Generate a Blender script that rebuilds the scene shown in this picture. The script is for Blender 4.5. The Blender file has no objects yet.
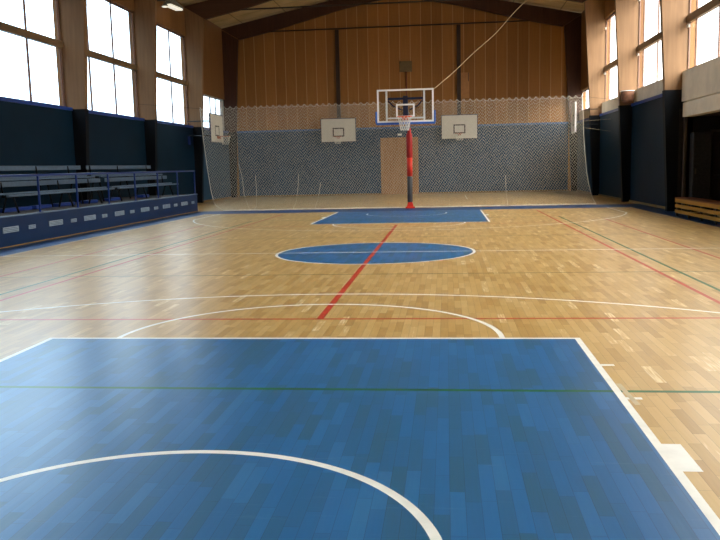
import bpy, bmesh, math, random
from mathutils import Vector, Matrix
random.seed(7)
scene = bpy.context.scene
COL = scene.collection
CX = -1.2                      # middle of the hall across (court axis is x = 0)
EAVE, RIDGE = 9.05, 11.0
YEND, YNEAR = 42.15, -8.0

# ------------------------------------------------------------------ materials
MATS = {}
class NT:
    def __init__(s, name):
        s.m = bpy.data.materials.new(name); s.m.use_nodes = True
        s.t = s.m.node_tree; s.t.nodes.clear()
        s.out = s.n('ShaderNodeOutputMaterial')
    def n(s, typ, **kw):
        nd = s.t.nodes.new(typ)
        for k, v in kw.items(): setattr(nd, k, v)
        return nd
    def l(s, a, b): s.t.links.new(a, b)
    def math(s, op, a, b=None, c=None):
        nd = s.n('ShaderNodeMath', operation=op)
        for i, v in enumerate((a, b, c)):
            if v is None: continue
            if isinstance(v, (int, float)): nd.inputs[i].default_value = v
            else: s.l(v, nd.inputs[i])
        return nd.outputs[0]
    def pos(s):
        return s.n('ShaderNodeTexCoord').outputs['Object']
    def sep(s, v):
        nd = s.n('ShaderNodeSeparateXYZ'); s.l(v, nd.inputs[0]); return nd.outputs
    def comb(s, x, y, z):
        nd = s.n('ShaderNodeCombineXYZ')
        for i, v in enumerate((x, y, z)):
            if isinstance(v, (int, float)): nd.inputs[i].default_value = v
            else: s.l(v, nd.inputs[i])
        return nd.outputs[0]
    def noise(s, vec, scale, detail=3, rough=.5):
        nd = s.n('ShaderNodeTexNoise'); nd.inputs['Scale'].default_value = scale
        nd.inputs['Detail'].default_value = detail; nd.inputs['Roughness'].default_value = rough
        s.l(vec, nd.inputs['Vector']); return nd.outputs['Fac']
    def white(s, vec):
        nd = s.n('ShaderNodeTexWhiteNoise', noise_dimensions='3D'); s.l(vec, nd.inputs['Vector'])
        return nd.outputs['Value']
    def ramp(s, fac, stops, interp='LINEAR'):
        nd = s.n('ShaderNodeValToRGB'); r = nd.color_ramp; r.interpolation = interp
        while len(r.elements) < len(stops): r.elements.new(.5)
        for e, (p, c) in zip(r.elements, stops):
            e.position = p; e.color = (*c, 1)
        s.l(fac, nd.inputs[0]); return nd.outputs[0]
    def mix(s, fac, a, b, blend='MIX'):
        nd = s.n('ShaderNodeMix', data_type='RGBA', blend_type=blend)
        for i, v in ((0, fac), (6, a), (7, b)):
            if isinstance(v, (int, float)): nd.inputs[i].default_value = v
            elif isinstance(v, tuple): nd.inputs[i].default_value = (*v, 1)
            else: s.l(v, nd.inputs[i])
        return nd.outputs[2]
    def bsdf(s, col, rough=.5, metal=0., spec=.5, bump=None, coat=0.):
        b = s.n('ShaderNodeBsdfPrincipled')
        if isinstance(col, tuple): b.inputs['Base Color'].default_value = (*col, 1)
        else: s.l(col, b.inputs['Base Color'])
        if isinstance(rough, (int, float)): b.inputs['Roughness'].default_value = rough
        else: s.l(rough, b.inputs['Roughness'])
        b.inputs['Metallic'].default_value = metal
        b.inputs['Specular IOR Level'].default_value = spec
        b.inputs['Coat Weight'].default_value = coat
        if bump is not None:
            bp = s.n('ShaderNodeBump'); bp.inputs['Strength'].default_value = bump[1]
            bp.inputs['Distance'].default_value = bump[2]
            s.l(bump[0], bp.inputs['Height']); s.l(bp.outputs[0], b.inputs['Normal'])
        s.l(b.outputs[0], s.out.inputs[0]); return b

def plain(name, col, rough=.5, metal=0., spec=.5, var=.12, scale=6.):
    """flat painted surface with a little procedural unevenness"""
    t = NT(name); p = t.pos()
    f = t.noise(p, scale, 4)
    lo = tuple(c * (1 - var) for c in col); hi = tuple(min(1, c * (1 + var)) for c in col)
    c = t.ramp(f, [(.3, lo), (.7, hi)])
    t.bsdf(c, rough, metal, spec)
    MATS[name] = t.m; return t.m

def parquet(name, stops, rough, lin=.03, spec=.5, wear=0.):
    t = NT(name); x, y, z = t.sep(t.pos())
    W, Lg = .072, .46
    row = t.math('FLOOR', t.math('DIVIDE', x, W))
    sh = t.white(t.comb(row, 3.3, 0.))
    yy = t.math('ADD', t.math('DIVIDE', y, Lg), t.math('MULTIPLY', sh, 7.0))
    cell = t.math('FLOOR', yy)
    r = t.white(t.comb(row, cell, 1.7))
    grain = t.noise(t.comb(t.math('MULTIPLY', x, 60), t.math('MULTIPLY', y, 4), r), 1.0, 3)
    big = t.noise(t.comb(x, y, 0.), .5, 3)
    f = t.math('ADD', t.math('MULTIPLY', r, .86), t.math('MULTIPLY', t.math('SUBTRACT', grain, .5), .35))
    f = t.math('ADD', f, t.math('MULTIPLY', t.math('SUBTRACT', big, .5), .18))
    c = t.ramp(f, stops)
    # joints between the staves
    fx = t.math('FRACT', t.math('DIVIDE', x, W)); fy = t.math('FRACT', yy)
    jx = t.math('LESS_THAN', fx, .035); jy = t.math('LESS_THAN', fy, .006)
    j = t.math('MAXIMUM', jx, jy)
    c = t.mix(t.math('MULTIPLY', j, .45), c, (lin, lin * .7, lin * .4))
    if wear:
        s1 = t.noise(t.comb(t.math('MULTIPLY', x, 1.5), t.math('MULTIPLY', y, 22.), 2.), 1.2, 4, .7)
        c = t.mix(t.math('MULTIPLY', t.ramp(s1, [(.62, (0, 0, 0)), (.8, (1, 1, 1))]), wear), c, (.5, .6, .7))
    rg = t.math('ADD', rough, t.math('MULTIPLY', t.math('SUBTRACT', t.noise(t.comb(x, t.math('MULTIPLY', y, .5), 5.), 3., 4), .5), .05))
    t.bsdf(c, rg, 0, spec, (t.noise(t.comb(t.math('MULTIPLY', x, 14), y, 0.), 1.2, 2), .06, .02))
    MATS[name] = t.m

parquet('maple_parquet', [(0., (.44, .265, .088)), (.25, (.52, .33, .118)), (.62, (.57, .375, .142)), (.84, (.62, .42, .175)), (.90, (.80, .64, .38)), (1., (.90, .80, .58))], .30, .03, .40)
parquet('blue_stained_parquet', [(0., (.020, .118, .235)), (.35, (.014, .128, .325)), (.7, (.015, .145, .385)), (1., (.032, .18, .40))], .31, .012, .5, .10)
parquet('blue_border_paint', [(0., (.018, .055, .16)), (.5, (.018, .065, .20)), (1., (.022, .08, .24))], .36, .012, .25)
plain('white_line', (.90, .90, .86), .35, var=.06, scale=9)
plain('faded_white_line', (.55, .50, .42), .35, var=.2, scale=5)
plain('red_line', (.52, .045, .02), .35, var=.15)
plain('green_line', (.012, .14, .045), .35, var=.2)
plain('thin_green_line', (.10, .12, .04), .35, var=.3)
plain('cream_tape', (.62, .52, .34), .4)
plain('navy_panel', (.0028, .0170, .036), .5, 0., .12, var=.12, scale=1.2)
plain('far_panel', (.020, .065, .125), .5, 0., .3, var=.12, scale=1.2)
plain('blue_rail', (.012, .055, .30), .35)
plain('end_rail', (.05, .125, .30), .4)
plain('parapet_blue', (.0075, .028, .090), .45, 0., .2, var=.1, scale=1.5)
plain('pad_navy', (.002, .0035, .007), .6, 0., .2)
plain('yellow_skirting', (.24, .15, .045), .45)
plain('rail_blue_paint', (.007, .028, .17), .3)
plain('bench_grey', (.085, .135, .21), .4)
plain('dark_steel', (.006, .006, .007), .6, 0., .2)
plain('brown_deck', (.018, .010, .007), .6, var=.3)
plain('mat_blue', (.008, .035, .22), .5)
plain('vent_white', (.27, .36, .48), .45)
plain('vent_slot', (.10, .14, .20), .5)
plain('concrete_white', (.78, .72, .62), .8, var=.08, scale=3)
plain('plaster', (.62, .58, .52), .85)
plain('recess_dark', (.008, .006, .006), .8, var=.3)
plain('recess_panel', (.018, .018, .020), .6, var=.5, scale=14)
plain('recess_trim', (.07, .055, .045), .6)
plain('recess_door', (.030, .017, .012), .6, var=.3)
plain('board_white', (.72, .71, .66), .4, var=.04)
plain('frame_white', (.88, .86, .86), .3, var=.03)
plain('black_mark', (.02, .02, .025), .5)
plain('pad_blue', (.025, .13, .55), .45)
plain('navy_steel', (.012, .022, .075), .35)
plain('pad_red', (.34, .016, .014), .6, 0., .3)
plain('pad_red_bright', (.60, .035, .018), .55, 0., .3)
plain('pad_grey', (.045, .042, .045), .5)
plain('rim_orange', (.75, .12, .035), .4)
plain('rim_faded', (.42, .16, .12), .5)
plain('net_white', (.78, .78, .76), .7)
plain('net_cord', (.62, .58, .48), .8)
plain('net_edge', (.78, .76, .68), .8)
plain('rope_tan', (.55, .42, .24), .8)
plain('tie_dark', (.030, .018, .012), .5)
plain('post_brown', (.045, .022, .014), .5)
plain('plate_olive', (.17, .12, .055), .6)
plain('rod_red', (.22, .05, .03), .5)
plain('hatch_wood', (.46, .22, .075), .55)
plain('sack_brown', (.20, .085, .045), .8, var=.35, scale=12)
plain('lamp_housing', (.28, .28, .24), .4)
t = NT('lamp_white'); b_ = t.bsdf((.85, .84, .74), .35)
b_.inputs['Emission Color'].default_value = (1, .95, .78, 1); b_.inputs['Emission Strength'].default_value = .75; MATS['lamp_white'] = t.m
plain('sign_white', (.8, .85, .82), .4)
plain('sash_lit', (.55, .56, .56), .4)  # far window frames: their bright lighting put into the colour

def wood(name, dark, light, rough=.5, axis='z', spec=.3):
    t = NT(name); x, y, z = t.sep(t.pos())
    k = {'x': (2, 30, 30), 'y': (30, 2, 30), 'z': (30, 30, 2)}[axis]
    v = t.comb(t.math('MULTIPLY', x, k[0]), t.math('MULTIPLY', y, k[1]), t.math('MULTIPLY', z, k[2]))
    f = t.math('ADD', t.math('MULTIPLY', t.noise(v, .35, 4), .6), t.math('MULTIPLY', t.noise(t.comb(x, y, z), .7, 2), .4))
    t.bsdf(t.ramp(f, [(.35, dark), (.65, light)]), rough, 0, spec)
    MATS[name] = t.m
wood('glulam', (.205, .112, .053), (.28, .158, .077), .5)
wood('glulam_shaded', (.060, .026, .015), (.085, .038, .022), .5, 'x')  # rafters' dim light put into a darker glulam colour
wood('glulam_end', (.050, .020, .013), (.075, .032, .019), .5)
wood('window_wood', (.19, .105, .075), (.26, .15, .11), .45)
wood('transom_wood', (.15, .095, .05), (.22, .14, .075), .45, 'y')
wood('bench_wood', (.33, .155, .018), (.43, .215, .034), .5, 'y', .12)
wood('bench_top_wood', (.13, .042, .015), (.18, .062, .022), .5, 'y', .12)
wood('door_wood', (.34, .18, .075), (.46, .26, .12), .45)

def lined(name, base, line, pitch, width, axis, extra=None, rough=.6):
    """panelled wood wall: boards with pale cover strips at a fixed pitch"""
    t = NT(name); x, y, z = t.sep(t.pos())
    a = {'x': x, 'y': y}[axis]
    q = t.math('DIVIDE', a, pitch)
    idx = t.math('FLOOR', q)
    fr = t.math('FRACT', q)
    r = t.white(t.comb(idx, 2., 5.))
    g = t.noise(t.comb(t.math('MULTIPLY', x, 12), t.math('MULTIPLY', y, 12), t.math('MULTIPLY', z, .9)), 1., 4)
    f = t.math('ADD', t.math('MULTIPLY', r, .45), t.math('MULTIPLY', g, .55))
    c = t.ramp(f, [(.25, tuple(v * .82 for v in base)), (.75, tuple(v * 1.15 for v in base))])
    dots = t.math('LESS_THAN', t.math('FRACT', t.math('MULTIPLY', z, 14.)), .28)
    c = t.mix(t.math('MULTIPLY', dots, .22), c, tuple(v * .55 for v in base))
    c = t.mix(t.math('LESS_THAN', fr, width / pitch), c, line)
    t.bsdf(c, rough, 0, .3)
    MATS[name] = t.m
lined('end_wall_wood', (.36, .165, .048), (.55, .33, .15), .56, .028, 'x')
lined('side_wall_wood', (.26, .125, .045), (.17, .08, .03), 1.02, .012, 'y')

def ceiling_mat():
    t = NT('ceiling_boards'); x, y, z = t.sep(t.pos())
    q1 = t.math('FRACT', t.math('DIVIDE', y, 1.23)); q2 = t.math('FRACT', t.math('DIVIDE', x, 2.4))
    j = t.math('MAXIMUM', t.math('LESS_THAN', q1, .035), t.math('LESS_THAN', q2, .02))
    n = t.noise(t.comb(x, y, z), 1.3, 4)
    c = t.ramp(n, [(.3, (.62, .47, .22)), (.7, (.76, .60, .32))])
    c = t.mix(t.math('MULTIPLY', j, .6), c, (.14, .09, .05))
    t.bsdf(c, .85, 0, .2); MATS['ceiling_boards'] = t.m
ceiling_mat()

def glass(name, tint, gloss):
    t = NT(name)
    tr = t.n('ShaderNodeBsdfTransparent'); tr.inputs[0].default_value = (*tint, 1)
    gl = t.n('ShaderNodeBsdfGlossy'); gl.inputs['Roughness'].default_value = .04
    mx = t.n('ShaderNodeMixShader'); mx.inputs[0].default_value = gloss
    t.l(tr.outputs[0], mx.inputs[1]); t.l(gl.outputs[0], mx.inputs[2]); t.l(mx.outputs[0], t.out.inputs[0])
    MATS[name] = t.m
glass('window_glass', (.97, .98, .98), .05)
glass('acrylic', (.93, .95, .95), .05)

# ------------------------------------------------------------------ mesh helpers
class MB:
    def __init__(s): s.bm = bmesh.new(); s.mats = []
    def mi(s, m):
        if m not in s.mats: s.mats.append(m)
        return s.mats.index(m)
    def face(s, pts, m):
        f = s.bm.faces.new([s.bm.verts.new(p) for p in pts]); f.material_index = s.mi(m); return f
    def box(s, a, b, m, bev=0., M=None):
        x0, x1 = sorted((a[0], b[0])); y0, y1 = sorted((a[1], b[1])); z0, z1 = sorted((a[2], b[2]))
        vs = [s.bm.verts.new(p) for p in ((x0,y0,z0),(x1,y0,z0),(x1,y1,z0),(x0,y1,z0),(x0,y0,z1),(x1,y0,z1),(x1,y1,z1),(x0,y1,z1))]
        fs = [s.bm.faces.new([vs[i] for i in q]) for q in ((3,2,1,0),(4,5,6,7),(0,1,5,4),(1,2,6,5),(2,3,7,6),(3,0,4,7))]
        k = s.mi(m)
        for f in fs: f.material_index = k
        if M is not None:
            for v in vs: v.co = M @ v.co
        if bev:
            es = list({e for f in fs for e in f.edges})
            r = bmesh.ops.bevel(s.bm, geom=es, offset=bev, segments=2, affect='EDGES', profile=.5)
            for f in r['faces']: f.material_index = k
        return s
    def prism(s, poly, d0, d1, m, axis='y'):
        """poly given in the two other axes (x,z) for axis y; (x,y) for z; (y,z) for x"""
        def P(p, d): return {'y': (p[0], d, p[1]), 'z': (p[0], p[1], d), 'x': (d, p[0], p[1])}[axis]
        a = [s.bm.verts.new(P(p, d0)) for p in poly]; b = [s.bm.verts.new(P(p, d1)) for p in poly]
        fs = [s.bm.faces.new(a[::-1]), s.bm.faces.new(b)]
        for i in range(len(poly)):
            j = (i + 1) % len(poly); fs.append(s.bm.faces.new((a[i], a[j], b[j], b[i])))
        k = s.mi(m)
        for f in fs: f.material_index = k
        return s
    def tube(s, pts, r, m, n=8, closed=False, caps=True):
        pts = [Vector(p) for p in pts]; k = s.mi(m); rings = []
        N = len(pts); nrm = None
        for i, p in enumerate(pts):
            if closed: d = pts[(i + 1) % N] - pts[i - 1]
            else: d = pts[min(i + 1, N - 1)] - pts[max(i - 1, 0)]
            d.normalize()
            if nrm is None:
                nrm = d.orthogonal().normalized()
            else:
                nrm = (nrm - d * nrm.dot(d)).normalized()
            bn = d.cross(nrm)
            rr = r[i] if isinstance(r, (list, tuple)) else r
            rings.append([s.bm.verts.new(p + (nrm * math.cos(t) + bn * math.sin(t)) * rr) for t in [2 * math.pi * q / n for q in range(n)]])
        for i in range(N if closed else N - 1):
            A, B = rings[i], rings[(i + 1) % N]
            for q in range(n):
                f = s.bm.faces.new((A[q], A[(q + 1) % n], B[(q + 1) % n], B[q])); f.material_index = k; f.smooth = n > 4
        if caps and not closed:
            for g in (rings[0][::-1], rings[-1]):
                f = s.bm.faces.new(g); f.material_index = k
        return s
    def lathe(s, prof, c, m, n=24):
        k = s.mi(m); rings = []
        for r, z in prof:
            rings.append([s.bm.verts.new((c[0] + r * math.cos(2*math.pi*q/n), c[1] + r * math.sin(2*math.pi*q/n), c[2] + z)) for q in range(n)])
        for A, B in zip(rings, rings[1:]):
            for q in range(n):
                f = s.bm.faces.new((A[q], A[(q+1) % n], B[(q+1) % n], B[q])); f.material_index = k; f.smooth = True
        for g in (rings[0][::-1], rings[-1]):
            f = s.bm.faces.new(g); f.material_index = k
        return s
    def build(s, name, parent=None, recalc=True, M=None):
        if recalc: bmesh.ops.recalc_face_normals(s.bm, faces=s.bm.faces)
        me = bpy.data.meshes.new(name)
        if parent is not None and M is None:      # part meshes are written in world space, stored relative to their thing
            org = parent.matrix_basis.translation if parent.parent is None else parent.parent.matrix_basis.translation
            bmesh.ops.translate(s.bm, verts=s.bm.verts, vec=-org)
        s.bm.to_mesh(me); s.bm.free()
        for m in s.mats: me.materials.append(MATS[m])
        o = bpy.data.objects.new(name, me); COL.objects.link(o)
        if parent is not None: o.parent = parent
        return o

def tag(o, label, cat, group=None):
    o['label'] = label; o['category'] = cat
    if group: o['group'] = group
    return o
def thing(name, label, cat, loc, group=None):
    o = bpy.data.objects.new(name, None); COL.objects.link(o); o.location = loc
    o.empty_display_size = .2
    bpy.context.view_layer.update()
    return tag(o, label, cat, group)
def struct(o): o['kind'] = 'structure'; return o
def moved(o, c):
    """put a single-mesh thing's origin at c"""
    o.data.transform(Matrix.Translation(-Vector(c))); o.location = c; return o

# ------------------------------------------------------------------ the floor with its markings
fl = MB()
XL, XR = CX - 9.8, CX + 9.8
L = 26.11
SB, SL = -7.16, 7.36           # court sides
def sheet(x0, y0, x1, y1, z, m): fl.face([(x0,y0,z),(x1,y0,z),(x1,y1,z),(x0,y1,z)], m)
def poly_line(pts, w, z, m, closed=False):
    """flat ribbon of width w along pts"""
    P = [Vector((p[0], p[1])) for p in pts]; n = len(P); off = []
    for i in range(n):
        d = (P[(i+1) % n] - P[i-1]) if closed else (P[min(i+1, n-1)] - P[max(i-1, 0)])
        d.normalize(); off.append(Vector((-d.y, d.x)) * w / 2)
    A = [fl.bm.verts.new((P[i].x + off[i].x, P[i].y + off[i].y, z)) for i in range(n)]
    B = [fl.bm.verts.new((P[i].x - off[i].x, P[i].y - off[i].y, z)) for i in range(n)]
    k = fl.mi(m)
    for i in range(n if closed else n - 1):
        j = (i + 1) % n
        f = fl.bm.faces.new((B[i], B[j], A[j], A[i])); f.material_index = k
def arc(cx, cy, r, a0, a1, n=72): return [(cx + r*math.cos(math.radians(a0+(a1-a0)*i/n)), cy + r*math.sin(math.radians(a0+(a1-a0)*i/n))) for i in range(n+1)]
fl.box((XL - .4, YNEAR - .4, -.3), (11.4, YEND + .4, 0), 'maple_parquet')
Z1, Z2, Z3, Z4 = .0002, .0004, .0006, .0008
# painted border round the court
sheet(-8.0, -2, SB, 27.95, Z1, 'blue_border_paint'); sheet(SL, -2, 8.1, 27.95, Z1, 'blue_border_paint')
sheet(SB, L, SL, 27.95, Z1, 'blue_border_paint'); sheet(SB, -2, SL, 0, Z1, 'blue_border_paint')
# keys and centre circle
sheet(-2.45, 0, 2.45, 5.8, Z1, 'blue_stained_parquet'); sheet(-2.45, L - 5.8, 2.45, L, Z1, 'blue_stained_parquet')
c = arc(0, L/2, 1.78, 0, 360, 96)[:-1]
fl.face([(p[0], p[1], Z1) for p in c], 'blue_stained_parquet')
# green volleyball lines
for s in (-1, 1): poly_line([(4.475*s, 4.1), (4.475*s, 22.1)], .05, Z2, 'green_line')
for y in (4.11, 22.05): poly_line([(-4.5, y), (4.5, y)], .05, Z2, 'green_line')
for y in (10.09, 16.05): poly_line([(-7.3, y), (5.6, y)], .035, Z2, 'thin_green_line')
# red lines
for s in (-1, 1):
    poly_line([(4.2*s, 1.0), (4.2*s, 25.2)], .055, Z3, 'red_line')
    poly_line([(5.5*s, 4.0), (5.5*s, 20.8)], .05, Z3, 'red_line')
for y in (6.7, 19.65): poly_line([(-4.2, y), (4.2, y)], .05, Z3, 'red_line')
poly_line([(-.01, 6.7), (-.02, 19.65)], .06 * 1.2, Z3, 'red_line')
# white basketball lines
W = .05
poly_line([(SB, L/2), (SL, L/2)], W, Z4, 'white_line')
poly_line(arc(0, L/2, 1.8 - W/2, 0, 360, 96)[:-1], W, Z4, 'white_line', True)
poly_line([(SB + .02, -2), (SB + .02, L), ], .04, Z4, 'faded_white_line')
poly_line([(SL - .02, -2), (SL - .02, L)], .04, Z4, 'faded_white_line')
for yb, d in ((0, 1), (L, -1)):
    Y = lambda v: yb + d * v
    for s in (-1, 1):
        poly_line([(s*(2.45 - W/2), Y(0)), (s*(2.45 - W/2), Y(5.8))], W, Z4, 'white_line')
        x1, x2 = s*2.45, s*2.55
        for y0, y1 in ((1.75, 1.80), (2.68, 3.08), (3.92, 3.97), (4.80, 4.85)):
            sheet(min(x1, x2), min(Y(y0), Y(y1)), max(x1, x2), max(Y(y0), Y(y1)), Z4, 'white_line')
        poly_line([(s*6.6, Y(0)), (s*6.6, Y(2.99))], W, Z4, 'white_line')
    poly_line([(-2.45, Y(5.8 - W/2)), (2.45, Y(5.8 - W/2))], W, Z4 + .0001, 'white_line')
    a = (0, 180) if d > 0 else (180, 360)
    poly_line(arc(0, Y(5.8), 1.8 - W/2, *a), W, Z4, 'white_line')
    poly_line(arc(0, Y(1.575), 1.275, *a), W, Z4, 'white_line')
    for s in (-1, 1): poly_line([(s*1.275, Y(1.575)), (s*1.275, Y(1.2))], W, Z4, 'white_line')
    t0 = math.degrees(math.acos(6.6 / 6.725))
    aa = (t0, 180 - t0) if d > 0 else (180 + t0, 360 - t0)
    poly_line(arc(0, Y(1.575), 6.725, *aa), W, Z4, 'white_line')
poly_line([(2.47, 4.30), (2.49, 3.80)], .035, Z4 + .0002, 'cream_tape')
poly_line([(-2.4, L - .03), (2.4, L - .03)], .03, Z4, 'faded_white_line')
# play lines in the part of the hall behind the net
poly_line([(2.2, 34.5), (2.2, 39.0)], .05, Z2, 'white_line')
floor = struct(fl.build('floor'))

# ------------------------------------------------------------------ walls
FR = [YEND - .14 - 6.15 * k for k in range(9)]        # frame positions 42.01, 35.86, 29.71, 23.56, ...
FT = .11                                              # half thickness of a frame
def wall(side):
    s = -1 if side == 'left' else 1
    X = lambda u: CX + s * u
    w = MB(); rail = MB(); base = MB(); lint = MB()
    for k in range(8):
        y1, y0 = FR[k] - FT - .012, FR[k+1] + FT + .012
        recess = s > 0 and k in (3, 4)
        if not recess:
            w.box((X(9.3), y0, 0), (X(9.7), y1, 3.5), 'far_panel' if k == 0 else 'navy_panel')
            rail.box((X(9.27), y0, 3.5), (X(9.42), y1, 3.6), 'blue_rail')
            if s > 0: base.box((X(9.26), y0, 0.004), (X(9.3), y1, .07), 'yellow_skirting')
            else: base.box((X(9.26), y0, 0.004), (X(9.3), y1, .07), 'yellow_skirting') if k == 0 else None
        if s > 0:
            if recess:
                lint.box((X(9.35), y0, 3.2), (X(9.7), y1, 4.06), 'concrete_white')
                lint.box((X(9.39), y0, 2.76), (X(9.7), y1, 3.17), 'concrete_white')
            else:
                w.box((X(9.36), y0, 3.6), (X(9.7), y1, 4.08), 'concrete_white')
                if k >= 7: w.box((X(9.42), y0, 4.08), (X(9.7), y1, 7.68), 'side_wall_wood')   # unseen bay closed to cut light from the right
        top = (5.3 if s < 0 else 5.13) if k == 0 else 7.68
        w.box((X(9.42), y0, top), (X(9.7), y1, EAVE), 'side_wall_wood')
        # pier behind each column
    for y in FR:
        z0 = 0
        w.box((X(9.52), y - FT - .012, z0), (X(9.7), y + FT + .012, EAVE), 'side_wall_wood')
    o = struct(w.build('wall_' + side))
    struct(rail.build('trim_1' if s < 0 else 'trim_2'))
    struct(base.build('baseboard_' + side))
    if s > 0: struct(lint.build('trim_3'))
    return o
wall('left'); wall('right')

# end wall with blue dado, panelled wood above
w = MB()
w.box((CX - 9.7, YEND + .02, 0), (CX + 9.7, YEND + .3, 3.6), 'end_wall_wood')
w.prism([(CX - 9.7, 3.6), (CX + 9.7, 3.6), (CX + 9.7, EAVE - .02), (CX, RIDGE - .02), (CX - 9.7, EAVE - .02)], YEND + .02, YEND + .3, 'end_wall_wood')
DX0, DX1 = -2.15, -.25                                # door opening
w.box((CX - 8.84, YEND - .1, 0), (DX0 - .06, YEND + .02, 3.5), 'far_panel')
w.box((DX1 + .06, YEND - .1, 0), (CX + 8.84, YEND + .02, 3.5), 'far_panel')
w.box((DX0 - .06, YEND - .1, 3.03), (DX1 + .06, YEND + .02, 3.5), 'far_panel')
struct(w.build('wall_back'))
t = MB(); t.box((CX - 8.84, YEND - .13, 3.5), (CX + 8.84, YEND + .02, 3.6), 'end_rail'); struct(t.build('trim_4'))
b = MB()
b.box((CX - 8.9, YEND - .13, .004), (DX0 - .08, YEND - .1, .08), 'yellow_skirting'); b.box((DX1 + .08, YEND - .13, .004), (CX + 8.9, YEND - .1, .08), 'yellow_skirting')
struct(b.build('baseboard_back'))
d = MB()
for x0, x1 in ((DX0, (DX0 + DX1)/2 - .006), ((DX0 + DX1)/2 + .006, DX1)): d.box((x0, YEND - .09, .012), (x1, YEND - .03, 2.97), 'door_wood')
door = struct(d.build('door_1'))
f = MB()
f.box((DX0 - .06, YEND - .12, 0), (DX0, YEND, 3.03), 'door_wood'); f.box((DX1, YEND - .12, 0), (DX1 + .06, YEND, 3.03), 'door_wood'); f.box((DX0, YEND - .12, 2.98), (DX1, YEND, 3.03), 'door_wood')
f.build('door_frame', door)
h = MB(); h.tube([(-1.16, YEND - .09, 1.05), (-1.16, YEND - .15, 1.05), (-1.02, YEND - .15, 1.05)], .012, 'dark_steel'); h.build('door_handle', door)
# near wall behind the camera
w = MB(); w.prism([(CX - 9.7, 0), (CX + 9.7, 0), (CX + 9.7, EAVE), (CX, RIDGE), (CX - 9.7, EAVE)], YNEAR - .25, YNEAR, 'side_wall_wood'); struct(w.build('wall_front'))
# ceiling: two slopes
w = MB()
w.prism([(CX - 9.9, EAVE), (CX, RIDGE), (CX + 9.9, EAVE), (CX + 9.9, EAVE + .3), (CX, RIDGE + .3), (CX - 9.9, EAVE + .3)], YNEAR - .3, YEND + .35, 'ceiling_boards')
struct(w.build('ceiling'))
# dark recess on the right under the lintel
w = MB()
y1, y0 = FR[3] - FT - .012, FR[5] + FT + .012
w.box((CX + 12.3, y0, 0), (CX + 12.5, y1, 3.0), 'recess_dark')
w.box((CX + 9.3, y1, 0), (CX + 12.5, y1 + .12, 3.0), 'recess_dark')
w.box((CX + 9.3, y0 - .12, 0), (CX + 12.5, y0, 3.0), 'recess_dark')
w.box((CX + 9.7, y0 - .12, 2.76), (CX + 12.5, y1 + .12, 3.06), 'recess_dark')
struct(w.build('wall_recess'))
d2 = MB(); d2.box((9.05, y1 - .07, .01), (10.0, y1 - .02, 2.3), 'recess_door'); d2 = struct(d2.build('door_2'))
f = MB()
f.box((8.98, y1 - .09, 0), (9.05, y1 - .001, 2.37), 'recess_trim'); f.box((10.0, y1 - .09, 0), (10.07, y1 - .001, 2.37), 'recess_trim'); f.box((9.05, y1 - .09, 2.3), (10.0, y1 - .001, 2.37), 'recess_trim')
f.build('door_frame', d2)
h = MB(); h.tube([(9.12, y1 - .07, 1.05), (9.12, y1 - .13, 1.05), (9.25, y1 - .13, 1.05)], .012, 'recess_trim'); h.build('door_handle', d2)

# ------------------------------------------------------------------ windows
wn = 0
def window(side, k):
    global wn
    wn += 1
    s = -1 if side == 'left' else 1
    X = lambda u: CX + s * u
    y1, y0 = FR[k] - FT - .012, FR[k+1] + FT + .012
    zb = 3.6 if s < 0 else 4.08
    zt = (5.3 if s < 0 else 5.13) if k == 0 else 7.68
    u0, u1 = 9.497, 9.537
    m = MB(); fm = 'sash_lit' if k == 0 else 'window_wood'
    e = .004
    def vert(y, wd=.09): m.box((X(u0), y - wd/2, zb), (X(u1), y + wd/2, zt), fm)
    if k == 0:
        ys = [39.42, 40.38] if s < 0 else [37.6, 39.5]
        m.box((X(u0), y0 + e, zt - .09), (X(u1), y1 - e, zt), fm); m.box((X(u0), y0 + e, zb), (X(u1), y1 - e, zb + .07), fm)
        for y in ys: vert(y, .09)
    else:
        r = FR[k+1]
        ys = [r + 1.86, r + 3.92, r + 5.92] if s < 0 else [r + 1.45, r + 3.40, r + 5.36]
        for y in ys: vert(y, .075)
        m.box((X(u0), y0 + e, zt - .09), (X(u1), y1 - e, zt), fm)
        m.box((X(u0), y0 + e, zb), (X(u1), y1 - e, zb + .05), fm)
    ew = .35 if (k == 0 and s < 0) else .03
    m.box((X(u0), y0 + e, zb), (X(u1), y0 + .03, zt), fm); m.box((X(u0), y1 - ew, zb), (X(u1), y1 - e, zt), fm)
    o = struct(m.build('window_%d' % wn))
    if k:
        t = MB(); t.box((X(9.43), y0 + e, 5.43), (X(9.57), y1 - e, 5.65), 'transom_wood', .015); t.build('transom', o)
        if s > 0:
            for z in (5.28, 7.2):
                c = MB(); c.box((X(9.40), y1 - .26, z), (X(9.46), y1 - .08, z + .09), 'plaster', .01); c.build('window_opener', o)
    g = MB(); g.box((X(9.514), y0 + .02, zb + .02), (X(9.520), y1 - .02, zt - .02), 'window_glass'); g.build('window_pane', o)
    # light portal: tells the renderer where the sky comes in (adds no light of its own)
    ld = bpy.data.lights.new('window_portal', 'AREA'); ld.shape = 'RECTANGLE'
    ld.size = y1 - y0; ld.size_y = zt - zb; ld.cycles.is_portal = True
    lo = bpy.data.objects.new('window_portal', ld); COL.objects.link(lo)
    lo.location = (X(9.66), (y0 + y1)/2, (zb + zt)/2)
    lo.rotation_euler = (math.pi/2, 0, -s * -math.pi/2) if False else Matrix(((0, 0, s), (1 if s < 0 else -1, 0, 0), (0, 1, 0))).to_euler()
    return o
for k in range(8): window('left', k)
for k in range(7): window('right', k)

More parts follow.
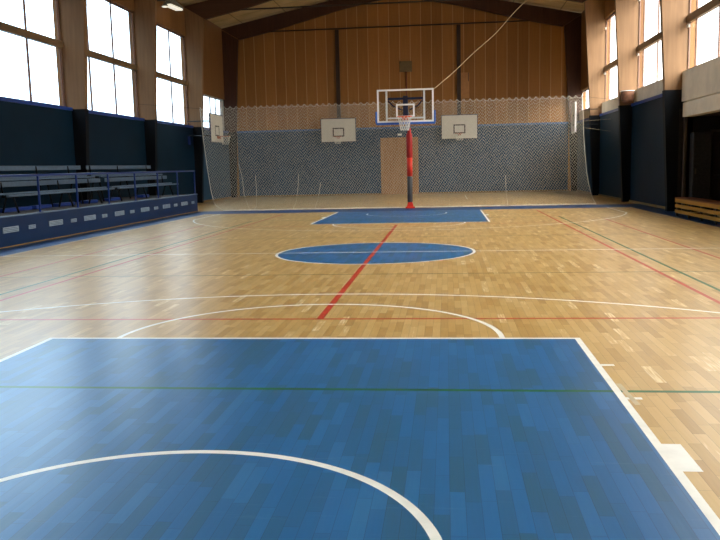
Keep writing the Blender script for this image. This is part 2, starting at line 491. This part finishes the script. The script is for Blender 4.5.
# ------------------------------------------------------------------ portal frames
def ucol(z): return 9.05 - .18 * z / 3.65 if z < 3.65 else 8.87 - (z - 3.65) / (8.42 - 3.65) * .37
names = {0: 'darkest timber portal frame standing against the panelled end wall', 1: 'timber portal frame second from the end wall, its rafter under the pale ceiling',
         2: 'timber portal frame third from the end wall, columns framing the spectator stand end and basket', 3: 'timber portal frame with the nearest and widest pair of visible columns'}
names[2] = 'timber portal frame with second-nearest visible columns, brown sack hung on its right column'
for k in (0, 1, 2, 3):
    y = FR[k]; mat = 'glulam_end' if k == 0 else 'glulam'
    rmat = 'glulam_end' if k == 0 else 'glulam_shaded'
    ft = FT - .002
    T = thing('portal_frame', names[k], 'roof frame', (CX, y, 0), 'timber portal frames of the hall')
    for s in (-1, 1):
        P = lambda u, z: (CX + s * u, z)
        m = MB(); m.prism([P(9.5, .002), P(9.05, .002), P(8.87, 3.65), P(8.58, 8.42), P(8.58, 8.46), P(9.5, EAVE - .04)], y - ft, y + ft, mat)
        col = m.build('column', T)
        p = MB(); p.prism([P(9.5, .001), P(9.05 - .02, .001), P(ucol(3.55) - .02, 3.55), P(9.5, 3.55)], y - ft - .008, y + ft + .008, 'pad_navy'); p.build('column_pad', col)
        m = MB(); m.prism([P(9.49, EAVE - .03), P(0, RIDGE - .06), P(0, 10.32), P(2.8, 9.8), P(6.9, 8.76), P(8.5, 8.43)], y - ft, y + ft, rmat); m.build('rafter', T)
    m = MB(); m.tube([(CX - 6.95, y - .02, 8.79), (CX + 6.95, y - .02, 8.79)], .035, 'tie_dark', 8); m.build('tie_rod', T)

# ------------------------------------------------------------------ spectator stand on the left
PX = -8.0
st = thing('spectator_stand', 'low blue spectator stand with raised brown deck along the left wall', 'grandstand', (-9.1, 20, 0))
m = MB(); m.box((PX - .08, 4.2, 0), (PX, 28.0, .64), 'parapet_blue'); fp = m.build('front_panel', st)
m = MB(); m.box((PX - .09, 4.2, .64), (PX + .012, 28.01, .665), 'bench_grey'); m.build('coping', st)
m = MB(); m.box((PX, 4.2, .003), (PX + .008, 28.0, .03), 'yellow_skirting'); m.build('skirting', st)
m = MB(); m.box((-10.15, 4.2, .55), (PX - .08, 27.95, .64), 'brown_deck'); m.build('deck', st)
m = MB(); m.box((-10.15, 27.92, 0), (PX - .08, 28.0, .64), 'navy_panel'); m.build('end_panel', st)
m = MB(); m.box((-10.15, 4.2, 0), (PX - .09, 4.28, .54), 'navy_panel'); m.build('end_panel', st)
big = [(14.62, 15.24), (16.62, 17.27), (18.46, 19.12), (20.40, 21.04), (22.36, 23.02), (24.28, 24.94), (26.13, 26.78)]
sml = [(15.67, 15.97), (17.72, 18.01), (19.55, 19.86), (21.50, 21.80), (23.47, 23.80), (25.37, 25.68), (27.28, 27.57)]
for q, (a, c) in enumerate(big + sml):
    z0, z1 = (.315, .435) if q < 7 else (.325, .41)
    m = MB()
    m.box((PX, a, z0), (PX + .02, c, z1), 'vent_white', .004)
    n = 3 if q < 7 else 2
    for i in range(n):
        zc = z0 + (z1 - z0) * (i + .8) / (n + .6)
        m.box((PX + .02, a + .03, zc - .008), (PX + .023, c - .03, zc + .008), 'vent_slot')
    m.build('vent_grille', fp)

gr = thing('guard_rail', 'blue tubular guard rail standing on the spectator stand parapet', 'railing', (-8.06, 20, .665))
m = MB(); m.box((-8.085, 4.75, 1.49), (-8.035, 27.98, 1.54), 'rail_blue_paint', .008); m.build('top_rail', gr)
for i in range(13):
    y = 27.95 - 1.93 * i
    m = MB(); m.box((-8.08, y - .022, .665), (-8.04, y + .022, 1.49), 'rail_blue_paint', .006)
    m.box((-8.11, y - .05, .665), (-8.015, y + .05, .675), 'rail_blue_paint'); m.build('post', gr)

def stand_bench(x, y0, y1, zs, label, group, back, legs):
    T = thing('bench', label, 'bench', (x, (y0 + y1)/2, .64), group)
    m = MB(); m.box((x + .27, y0, zs - .045), (x + .34, y1, zs), 'bench_grey', .008); m.build('seat_slat', T)
    m = MB(); m.box((x + .02, y0, zs), (x + .09, y1, zs + .04), 'bench_grey', .008); m.build('seat_slat', T)
    m = MB(); m.box((x - .13, y0, zs + back - .12), (x - .10, y1, zs + back), 'bench_grey', .008); m.build('backrest', T)
    for y in legs:
        g = MB()
        g.tube([(x + .30, y, .65), (x + .18, y, zs - .05)], .025, 'dark_steel', 6)
        g.tube([(x - .10, y, .65), (x + .02, y, zs - .05)], .025, 'dark_steel', 6)
        g.tube([(x - .09, y, zs - .05), (x + .31, y, zs - .05)], .022, 'dark_steel', 6)
        g.tube([(x - .06, y, zs - .04), (x - .095, y, zs + back - .01)], .018, 'dark_steel', 6)
        g.build('leg_frame', T)
    return T
G = 'pale grey benches on the spectator stand'
stand_bench(-8.98, 16.1, 22.02, 1.075, 'pale grey bench in front row of the stand, nearer the camera', G, .295, (16.55, 19.32, 21.15))
stand_bench(-8.98, 22.38, 27.85, 1.075, 'pale grey bench in front row of the stand, at its far end', G, .295, (22.6, 24.7, 27.3))
stand_bench(-9.56, 16.1, 22.0, 1.44, 'pale grey bench in back row by the wall, nearer the camera', G, .32, (16.55, 19.32, 21.15))
stand_bench(-9.56, 22.4, 27.8, 1.44, 'pale grey bench in back row by the wall, at its far end', G, .32, (22.6, 24.7, 27.3))
mats = [(16.75, 18.1), (18.32, 19.15), (19.5, 20.5), (21.3, 22.0), (22.85, 23.75), (25.65, 26.25)]
ordn = ['nearest the camera, the longest of the row', 'second from the camera, beside the longest', 'third from the camera, left of the short one', 'short one in the middle of the row', 'fifth from the camera, right of the short one', 'farthest from the camera, by the rail end']
for (a, c), t_ in zip(mats, ordn):
    m = MB(); m.box((-9.42, a, .641), (-9.18, c, .735), 'mat_blue', .02)
    o = m.build('gym_mat'); moved(o, (-9.3, (a + c)/2, .641)); tag(o, 'blue folded mat under the stand benches, ' + t_, 'mat', 'blue mats under the benches')
m = MB(); m.box((CX - 9.3, 34.9, 2.72), (CX - 9.27, 35.2, 3.1), 'mat_blue', .004)
o = m.build('wall_plate'); moved(o, (CX - 9.3, 35.05, 2.72)); tag(o, 'small bright blue plate high on the dark left wall beside the net', 'plate')

# ------------------------------------------------------------------ free-standing basketball hoop
def hoop_net(m, c, r0, r1, h, mat, n=12, rad=.006):
    rows = 5
    for q in range(n):
        for dr in (1, -1):
            pts = []
            for i in range(rows + 1):
                f = i / rows; r = r0 + (r1 - r0) * (f ** .7); a = 2*math.pi*(q + dr * i * .5)/n
                pts.append((c[0] + r*math.cos(a), c[1] + r*math.sin(a), c[2] - h*f))
            m.tube(pts, rad, mat, 4, caps=False)
def ring(c, r, n=28): return [(c[0] + r*math.cos(2*math.pi*i/n), c[1] + r*math.sin(2*math.pi*i/n), c[2]) for i in range(n)]
H = thing('basketball_hoop', 'tall red and grey padded basketball hoop with clear backboard before the net', 'basketball hoop', (0, 27.8, 0))
BY, b0, b1 = 24.9, 2.92, 3.97
m = MB(); m.box((-.88, BY, b0), (.88, BY + .015, b1), 'acrylic'); bb = m.build('backboard', H)
m = MB()
for a, c_ in (((-.91, b0), (-.855, b1)), ((.855, b0), (.91, b1)), ((-.855, b0), (.855, b0 + .055)), ((-.855, b1 - .055), (.855, b1))):
    m.box((a[0], BY - .012, a[1]), (c_[0], BY + .035, c_[1]), 'frame_white', .005)
m.build('board_frame', bb)
m = MB()
for a, c_ in (((-.3, 3.09), (-.245, 3.50)), ((.245, 3.09), (.3, 3.50)), ((-.245, 3.45), (.245, 3.50)), ((-.245, 3.09), (.245, 3.13))):
    m.box((a[0], BY - .006, a[1]), (c_[0], BY - .001, c_[1]), 'frame_white')
m.build('target_square', bb)
m = MB()
m.box((-.95, BY - .03, b0 - .07), (.95, BY + .05, b0 - .002), 'pad_blue', .015)
for s in (-1, 1): m.box((s*.915, BY - .03, b0 - .02), (s*.97, BY + .05, b0 + .36), 'pad_blue', .015)
m.build('edge_pad', bb)
m = MB()   # white stiffening frame behind the glass
for s in (-1, 1): m.box((s*.575, BY + .02, b0 + .055), (s*.635, BY + .07, b1 - .055), 'frame_white')
m.box((-.575, BY + .02, 3.03), (.575, BY + .07, 3.08), 'frame_white')
m.build('support_frame', H)
m = MB()
m.box((-.08, BY + .07, 3.0), (.08, BY + .16, 3.76), 'navy_steel', .01)
m.box((-.57, BY + .07, 3.64), (.57, BY + .13, 3.71), 'navy_steel', .01)
for s in (-1, 1):
    m.tube([(s*.56, BY + .09, 3.62), (s*.4, BY + .12, 3.45), (s*.12, BY + .2, 3.32)], .022, 'navy_steel', 6)
m.build('mounting_bracket', H)
m = MB()
m.tube([(0, BY + .12, 3.3), (-.02, 27.72, 2.9)], .075, 'navy_steel', 10)
m.tube([(0, BY + .12, 3.66), (-.02, 27.74, 3.12)], .035, 'navy_steel', 8)
m.build('boom_arm', H)
m = MB(); m.tube([(-.02, 27.8, .05), (-.02, 27.8, 3.15)], .055, 'pad_red', 12); m.build('pole', H)
m = MB(); m.lathe([(.08, 1.16), (.094, 1.18), (.096, 1.82), (.112, 1.86), (.112, 2.62), (.085, 2.68), (.068, 2.72), (.068, 3.04), (.05, 3.06)], (-.02, 27.8, 0), 'pad_red', 20)
m.lathe([(.1, 1.15), (.1, 1.81)], (-.02, 27.8, 0), 'pad_red_bright', 20)
m.build('red_pad', H)
m = MB(); m.lathe([(.085, .22), (.096, .24), (.096, 1.12), (.085, 1.145)], (-.02, 27.8, 0), 'pad_grey', 20); m.build('grey_pad', H)
m = MB(); m.box((-.19, 27.62, .0025), (.15, 27.98, .05), 'pad_red_bright', .015); m.prism([(-.14, .05), (.1, .05), (.06, .22), (-.1, .22)], 27.72, 27.9, 'pad_red_bright'); m.build('base_foot', H)
RC = (-.01, BY - .385, 3.075)
m = MB(); m.tube(ring(RC, .228), .014, 'rim_orange', 8, True)
m.box((-.09, BY - .17, 2.98), (.09, BY - .012, 3.09), 'rim_orange', .01); m.box((-.05, BY - .30, 3.02), (.05, BY - .15, 3.065), 'rim_orange')
m.prism([(BY - .16, 3.05), (BY - .16, 2.92), (BY - .30, 3.03)], -.1, -.085, 'rim_orange', 'x'); m.prism([(BY - .16, 3.05), (BY - .16, 2.92), (BY - .30, 3.03)], .085, .1, 'rim_orange', 'x')
rim = m.build('rim', H)
m = MB(); hoop_net(m, (RC[0], RC[1], RC[2] - .015), .224, .13, .42, 'net_white', 12, .008); m.build('hoop_net', rim)

# rope from the backboard to the roof
pts = []
A, B_ = Vector((.93, 24.96, 3.95)), Vector((5.97, 32.87, 9.55))
for i in range(41):
    f = i / 40; p = A.lerp(B_, f); p.z -= .22 * math.sin(math.pi * f) * (1 - .3*f); p.x += .035 * math.sin(f * 19) * math.sin(math.pi*f); pts.append(p)
m = MB(); m.tube(pts, .012, 'rope_tan', 6); o = m.build('rope'); moved(o, A); tag(o, 'tan rope running slantwise from the clear backboard up to the ceiling', 'rope')

# ------------------------------------------------------------------ wall boards with baskets
def wall_board(M, label, post, group, w=1.84, h=1.2, z0=2.88, top=8.75, back=.42, hoop=True, edge='navy_steel', arm='navy_steel', ar=.03):
    """board in its own frame: local x across, -y towards the court, z up from the floor; M places it"""
    loc = M.translation
    T = thing('wall_basket', label, 'basketball backboard', loc, group)
    T.matrix_basis = M
    P = lambda mb, name, par: mb.build(name, par, M=True)
    m = MB(); m.box((-w/2, -.03, z0), (w/2, 0, z0 + h), 'board_white', .006); bd = P(m, 'backboard', T)
    m = MB(); e = .035
    for a, c_ in (((-w/2 - e, z0 + h), (w/2 + e, z0 + h + e)), ((-w/2 - e, z0 - e), (w/2 + e, z0)), ((-w/2 - e, z0), (-w/2, z0 + h)), ((w/2, z0), (w/2 + e, z0 + h))):
        m.box((a[0], -.035, a[1]), (c_[0], .03, c_[1]), edge)
    P(m, 'board_edge', bd)
    m = MB(); q0, q1, t_ = z0 + .26, z0 + .73, .06
    for a, c_ in (((-.31, q0), (-.31 + t_, q1)), ((.31 - t_, q0), (.31, q1)), ((-.31 + t_, q1 - t_), (.31 - t_, q1)), ((-.31 + t_, q0), (.31 - t_, q0 + t_))):
        m.box((a[0], -.035, a[1]), (c_[0], -.0305, c_[1]), 'black_mark')
    P(m, 'target_square', bd)
    rc = (0, -.40, z0 + .25)
    if hoop:
     m = MB(); m.tube(ring(rc, .225, 24), .013, 'rim_faded', 6, True)
     m.box((-.08, -.19, rc[2] - .1), (.08, -.036, rc[2] + .02), 'rim_faded'); r = P(m, 'rim', T)
     m = MB(); hoop_net(m, (0, -.40, rc[2] - .012), .22, .14, .36, 'net_white', 10, .006); P(m, 'hoop_net', r)
    m = MB()
    if post:
        m.box((-.1, back - .12, z0 + .2), (.1, back - .02, top), 'post_brown')
        P(m, 'support_post', T); m = MB()
    for z in (z0 + .3, z0 + h - .25):
        for s in (-1, 1): m.tube([(s*.45, .0, z), (s*.12, back - (.1 if post else .0), z)], .03 if ar is None else ar, arm, 6)
    m.box((-.04, .0, z0 + .34), (.04, .03, z0 + h - .29), 'navy_steel'); m.box((-.55, .0, z0 + .25), (.55, .03, z0 + .35), 'navy_steel'); m.box((-.55, .0, z0 + h - .3), (.55, .03, z0 + h - .2), 'navy_steel')
    P(m, 'wall_bracket', T)
    return T
GB = 'white wooden backboards in the far half of the hall'
wall_board(Matrix.Translation((-4.42, 41.72, 0)), 'white backboard on the end wall left of the clear backboard', True, GB)
wall_board(Matrix.Translation((1.99, 41.72, 0)), 'white backboard on the end wall right of the clear backboard', True, GB)
wall_board(Matrix.Translation((-9.0, 34.45, 0)) @ Matrix.Rotation(math.radians(90 - 1), 4, 'Z'), 'white backboard on the left wall seen at a slant near the window', False, GB, z0=2.78, back=1.3, arm='dark_steel', ar=.014)
wall_board(Matrix.Translation((6.85, 35.0, 0)) @ Matrix.Rotation(math.radians(-90 - 4.5), 4, 'Z'), 'white backboard on the right wall seen nearly edge on as a strip', False, GB, z0=2.82, back=1.0, hoop=False, edge='frame_white', arm='dark_steel', ar=.009)

# ------------------------------------------------------------------ divider net
def interp(tab, z):
    for (za, xa), (zb_, xb) in zip(tab, tab[1:]):
        if za <= z <= zb_: return xa + (xb - xa) * (z - za)/(zb_ - za)
    return tab[-1][1] if z > tab[-1][0] else tab[0][1]
LT = [(0, -7.0), (.06, -7.15), (.24, -7.40), (.8, -7.52), (1.54, -7.61), (2.65, -7.71), (3.82, -7.78)]
RT = [(0, 6.62), (.06, 6.55), (.34, 6.43), (.8, 6.32), (1.23, 6.25), (2.28, 6.15), (3.74, 6.09), (3.9, 6.08)]
NYW = 28.12
def net_pt(s, z):
    x = interp(LT, z) * (1 - s) + interp(RT, z) * s
    sag = .05 * math.sin(s * 37 + z * .6) + .035 * math.sin(s * 83 + 1.3) + .02 * math.sin(s*151 + z)
    y = NYW + sag * (1 - .6 * z / 3.9)
    return Vector((x, y, z))
NS, NZ = 290, 64
SC = 60                                                 # scallops along the top
def top_z(s): return 3.76 + .085 * abs(math.cos(math.pi * s * SC)) ** 5
net = thing('divider_net', 'wide pale ball net hung across the hall behind the red hoop', 'net', (-.6, NYW, 0))
m = MB()
k = m.mi('net_cord'); grid = {}
for i in range(NS + 1):
    for j in range(NZ + 1):
        if (i + j) % 2 == 0:
            s = i / NS; z = .012 + (top_z(s) - .012) * j / NZ
            grid[i, j] = net_pt(s, z) + Vector((random.gauss(0, .003), 0, random.gauss(0, .004) if j not in (0, NZ) else 0))
R_ = .0038
for (i, j), p in grid.items():
    for di, dj in ((1, 1), (1, -1)):
        q = grid.get((i + di, j + dj))
        if q is None: continue
        d = (q - p).normalized(); n1 = d.cross(Vector((0, 1, 0))).normalized(); n2 = Vector((0, 1, 0))
        tri = [(n1 * math.cos(t_) + n2 * math.sin(t_)) * R_ for t_ in (math.pi/6, 5*math.pi/6, 3*math.pi/2)]
        a = [m.bm.verts.new(p + v) for v in tri]; b = [m.bm.verts.new(q + v) for v in tri]
        for e in range(3):
            f = m.bm.faces.new((a[e], a[(e+1) % 3], b[(e+1) % 3], b[e])); f.material_index = k
m.build('mesh', net, recalc=False)
m = MB(); m.tube([net_pt(i/480, top_z(i/480)) for i in range(481)], .006, 'net_edge', 5); m.build('top_cord', net)
m = MB(); m.tube([net_pt(i/160, .022) + Vector((0, -.03, 0)) for i in range(161)], .022, 'net_edge', 6); m.build('bottom_cord', net)
for s in (0, 1):
    m = MB(); m.tube([net_pt(s, .03 + 3.76 * i/24) for i in range(25)], .009, 'net_edge', 5); m.build('side_cord', net)
for pts in ([(-6.36, 1.75), (-6.24, 1.2), (-6.2, .6), (-6.02, .06), (-5.85, .03), (-5.75, .15), (-5.72, .7), (-5.74, 1.3)],
            [(-4.12, 1.3), (-4.16, .8), (-4.24, .3), (-4.36, .04)], [(3.40, 1.1), (3.42, .5), (3.48, .03)], [(-3.3, 1.0), (-3.42, .4), (-3.55, .05)]):
    m = MB(); P = [Vector((x, NYW - .13, z)) for x, z in pts]
    Q = []
    for i in range(len(P) - 1):
        for t_ in range(4): Q.append(P[i].lerp(P[i+1], t_/4))
    Q.append(P[-1]); m.tube(Q, .006, 'net_edge', 5); m.build('gather_cord', net)
m = MB(); m.tube([(CX - 9.0, NYW + .02, 4.05), (-7.78, NYW, 3.80)], .006, 'dark_steel', 4); m.build('guy_wire', net)
m = MB(); m.tube([(6.08, NYW, 3.80), (CX + 9.29, NYW + .1, 4.0 - .45)], .006, 'dark_steel', 4)
m.build('guy_wire', net)
for (za, yb_, zb_) in ((2.95, 33.3, 2.75 + .5), (2.72, 33.3, 2.75)):
    m = MB(); m.tube([(6.13, NYW, za), (CX + 9.28, yb_, zb_)], .004, 'rope_tan', 4); m.build('guy_wire', net)

# ------------------------------------------------------------------ smaller things on the walls
m = MB(); m.box((-1.28, YEND - .14, 3.12), (-1.06, YEND - .1, 3.23), 'sign_white', .006)
o = m.build('door_sign'); moved(o, (-1.17, YEND - .12, 3.12)); tag(o, 'small white sign plate above the wooden double door', 'sign')
T = thing('wall_panel', 'square olive brown plate with red rod high on the end wall', 'plate', (-.8, YEND + .0, 6.45))
m = MB(); m.box((-1.13, YEND - .06, 6.45), (-.47, YEND + .02, 7.0), 'plate_olive', .01); m.build('plate', T)
m = MB(); m.tube([(-.78, YEND - .02, 3.62), (-.78, YEND - .02, 6.45)], .035, 'rod_red', 8); m.build('rod', T)
T = thing('wall_hatch', 'tall narrow wooden hatch high on the end wall right of the post', 'hatch', (2.28, YEND, 4.98))
m = MB(); m.box((2.06, YEND - .02, 4.98), (2.53, YEND + .02, 6.3), 'hatch_wood', .005); m.build('hatch_leaf', T)
m = MB(); m.box((2.47, YEND - .035, 5.85), (2.5, YEND - .02, 6.3), 'black_mark'); m.build('hinge', T)
T = thing('wall_hatch', 'low grey service hatch near the floor on the dark right wall', 'hatch', (CX + 9.3, 30.7, .2))
m = MB(); m.box((CX + 9.27, 30.5, .2), (CX + 9.3, 30.95, .95), 'recess_panel', .01); m.build('hatch_leaf', T)
m = MB(); m.box((CX + 9.262, 30.9, .2), (CX + 9.3, 30.99, .98), 'recess_trim'); m.build('hatch_frame', T)
# brown sack in a ring on the right column
yc = FR[2] - FT - .012
T = thing('ball_sack', 'brown hanging net sack with pale rim on the right wall column', 'sack', (7.9, yc, 3.6))
m = MB(); prof = [(.08, 0), (.17, .03), (.215, .14), (.235, .30), (.245, .42)]
m.lathe(prof, (7.88, yc - .26, 3.60), 'sack_brown', 18); m.build('sack', T)
m = MB(); m.tube(ring((7.88, yc - .26, 4.03), .25, 24), .014, 'frame_white', 6, True); m.tube([(7.88, yc - .02, 4.03), (7.88, yc, 4.03)], .03, 'dark_steel', 6); m.box((7.80, yc - .03, 3.97), (7.96, yc, 4.09), 'dark_steel'); m.build('rim', T)
# flood lamp by the second left column
T = thing('flood_lamp', 'pale flood lamp on a dark arm high above the left windows', 'lamp', (-10.25, 31.2, 8.2))
m = MB(); m.tube([(-9.95, FR[2] + FT + .05, 8.10), (-10.02, 31.5, 8.46)], .03, 'tie_dark', 8); m.build('arm', T)
m = MB(); m.lathe([(.03, .24), (.05, .14), (.09, .08), (.14, .0), (.12, .0)], (-10.02, 31.35, 8.18), 'lamp_housing', 16); m.build('bell_shade', T)
m = MB(); m.lathe([(.05, .0), (.13, .02), (.13, .04), (.1, .06)], (-10.02, 31.35, 8.13), 'lamp_white', 16); m.build('bulb_glass', T)
m = MB(); m.prism([(31.75, 8.36), (33.3, 8.44), (33.3, 8.50), (31.9, 8.64), (31.75, 8.64)], -10.22, -9.9, 'lamp_housing', 'x'); m.build('housing', T)
m = MB(); m.prism([(31.78, 8.355), (33.28, 8.435), (33.28, 8.36), (31.78, 8.28)], -10.21, -9.91, 'lamp_white', 'x'); m.build('diffuser', T)

# wooden slatted bench on the right, in front of the recess
bx = 7.53
T = thing('gym_bench', 'long yellow wooden slatted bench by the dark recess on right', 'bench', (bx, 18, 0))
BY0, BY1 = 13.6, 21.45
m = MB(); m.box((bx - .04, BY0, .475), (bx + .36, BY1, .51), 'bench_top_wood', .006); m.build('seat', T)
for z0, z1 in ((.375, .475), (.235, .325), (.09, .18)):
    m = MB(); m.box((bx - .03, BY0, z0), (bx - .005, BY1, z1), 'bench_wood', .004); m.build('slat', T)
for i in range(9):
    y = BY1 - .06 - i * 1.06
    m = MB(); m.box((bx - .005, y - .03, .0025), (bx + .035, y + .03, .475), 'recess_trim'); m.box((bx + .30, y - .03, .0025), (bx + .34, y + .03, .475), 'recess_trim')
    m.box((bx + .035, y - .02, .1), (bx + .30, y + .02, .15), 'recess_trim'); m.build('leg', T)
# dark steel locker and corner post inside the recess
T = thing('locker', 'dark grey steel locker standing in the dark recess behind the slatted bench', 'locker', (8.62, 23.1, 0))
yl = FR[3] - FT - .012
m = MB(); m.box((8.40, yl - .40, .06), (8.92, yl - .012, 2.3), 'recess_panel', .01); bo = m.build('body', T)
m = MB(); m.box((8.42, yl - .415, .1), (8.90, yl - .40, 2.26), 'recess_panel', .005); dr = m.build('door', T)
m = MB(); m.box((8.46, yl - .435, 1.1), (8.49, yl - .415, 1.25), 'recess_trim'); m.build('handle', dr)
m = MB(); m.box((8.42, yl - .38, .0), (8.90, yl - .03, .06), 'dark_steel'); m.build('plinth', T)
m = MB(); m.box((8.22, yl - .1, 0), (8.30, yl - .001, 2.75), 'recess_trim', .006); struct(m.build('trim_5'))

# ------------------------------------------------------------------ sky, camera, view
SKY = 13.6
wd = bpy.data.worlds.new('overcast_sky'); scene.world = wd; wd.use_nodes = True
nt = wd.node_tree; nt.nodes.clear()
tc = nt.nodes.new('ShaderNodeTexCoord'); sp = nt.nodes.new('ShaderNodeSeparateXYZ'); rp = nt.nodes.new('ShaderNodeValToRGB')
mp = nt.nodes.new('ShaderNodeMapRange'); bg = nt.nodes.new('ShaderNodeBackground'); ou = nt.nodes.new('ShaderNodeOutputWorld')
nt.links.new(tc.outputs['Generated'], sp.inputs[0]); nt.links.new(sp.outputs[2], mp.inputs[0])
mp.inputs[1].default_value = -1; mp.inputs[2].default_value = 1
# sky brightened to suit columns and floor: cool ahead left, warm behind right
def wm(op, a, b):
    n = nt.nodes.new('ShaderNodeMath'); n.operation = op
    for i, v in enumerate((a, b)):
        if isinstance(v, (int, float)): n.inputs[i].default_value = v
        else: nt.links.new(v, n.inputs[i])
    return n.outputs[0]
xy = wm('MULTIPLY', sp.outputs[0], sp.outputs[1])
east = wm('GREATER_THAN', sp.outputs[0], 0.0)
br = wm('SUBTRACT', wm('ADD', .42, wm('MULTIPLY', east, .53)), wm('MULTIPLY', xy, wm('ADD', 1.05, wm('MULTIPLY', east, .20))))
nt.links.new(wm('MULTIPLY', wm('MAXIMUM', br, .08), SKY), bg.inputs[1])
mx = nt.nodes.new('ShaderNodeMapRange'); mx.inputs[1].default_value = -.5; mx.inputs[2].default_value = .5
nt.links.new(sp.outputs[0], mx.inputs[0])
tint = nt.nodes.new('ShaderNodeValToRGB'); nt.links.new(mx.outputs[0], tint.inputs[0])
tint.color_ramp.elements[0].color = (.60, .81, 1.0, 1); tint.color_ramp.elements[1].color = (1.0, .95, .86, 1)
mc = nt.nodes.new('ShaderNodeMix'); mc.data_type = 'RGBA'; mc.blend_type = 'MULTIPLY'; mc.inputs[0].default_value = 1
nt.links.new(mp.outputs[0], rp.inputs[0]); nt.links.new(rp.outputs[0], mc.inputs[6]); nt.links.new(tint.outputs[0], mc.inputs[7])
nt.links.new(mc.outputs[2], bg.inputs[0]); nt.links.new(bg.outputs[0], ou.inputs[0])
e = rp.color_ramp.elements
# overcast: dim ground, pale horizon, brighter towards the zenith
e.new(.6); e.new(.8)
for q, (p, v) in enumerate(((.47, .14), (.505, .34), (.60, .58), (.80, 1.5))):
    e[q].position = p; e[q].color = (v, v, v, 1)

cd = bpy.data.cameras.new('camera'); cam = bpy.data.objects.new('camera', cd); COL.objects.link(cam)
cd.sensor_fit = 'HORIZONTAL'; cd.sensor_width = 36; cd.lens = 800.56 * 36 / 720; cd.clip_start = .05; cd.clip_end = 300
Fv = Vector((-0.10847609, 0.98577913, -0.128345)); Rv = Vector((0.99405719, 0.10637879, -0.02310521)); Uv = Vector((0.00912345, 0.13008864, 0.99146039))
M = Matrix((( Rv.x, Uv.x, -Fv.x, 1.2948), (Rv.y, Uv.y, -Fv.y, -1.2869), (Rv.z, Uv.z, -Fv.z, 1.543), (0, 0, 0, 1)))
cam.matrix_world = M
scene.camera = cam
vs = scene.view_settings
vs.view_transform = 'Standard'; vs.look = 'None'; vs.gamma = 1; vs.use_curve_mapping = False; vs.exposure = 0.0
scene.cycles.max_bounces = 10; scene.cycles.diffuse_bounces = 6; scene.cycles.glossy_bounces = 4; scene.cycles.transparent_max_bounces = 16
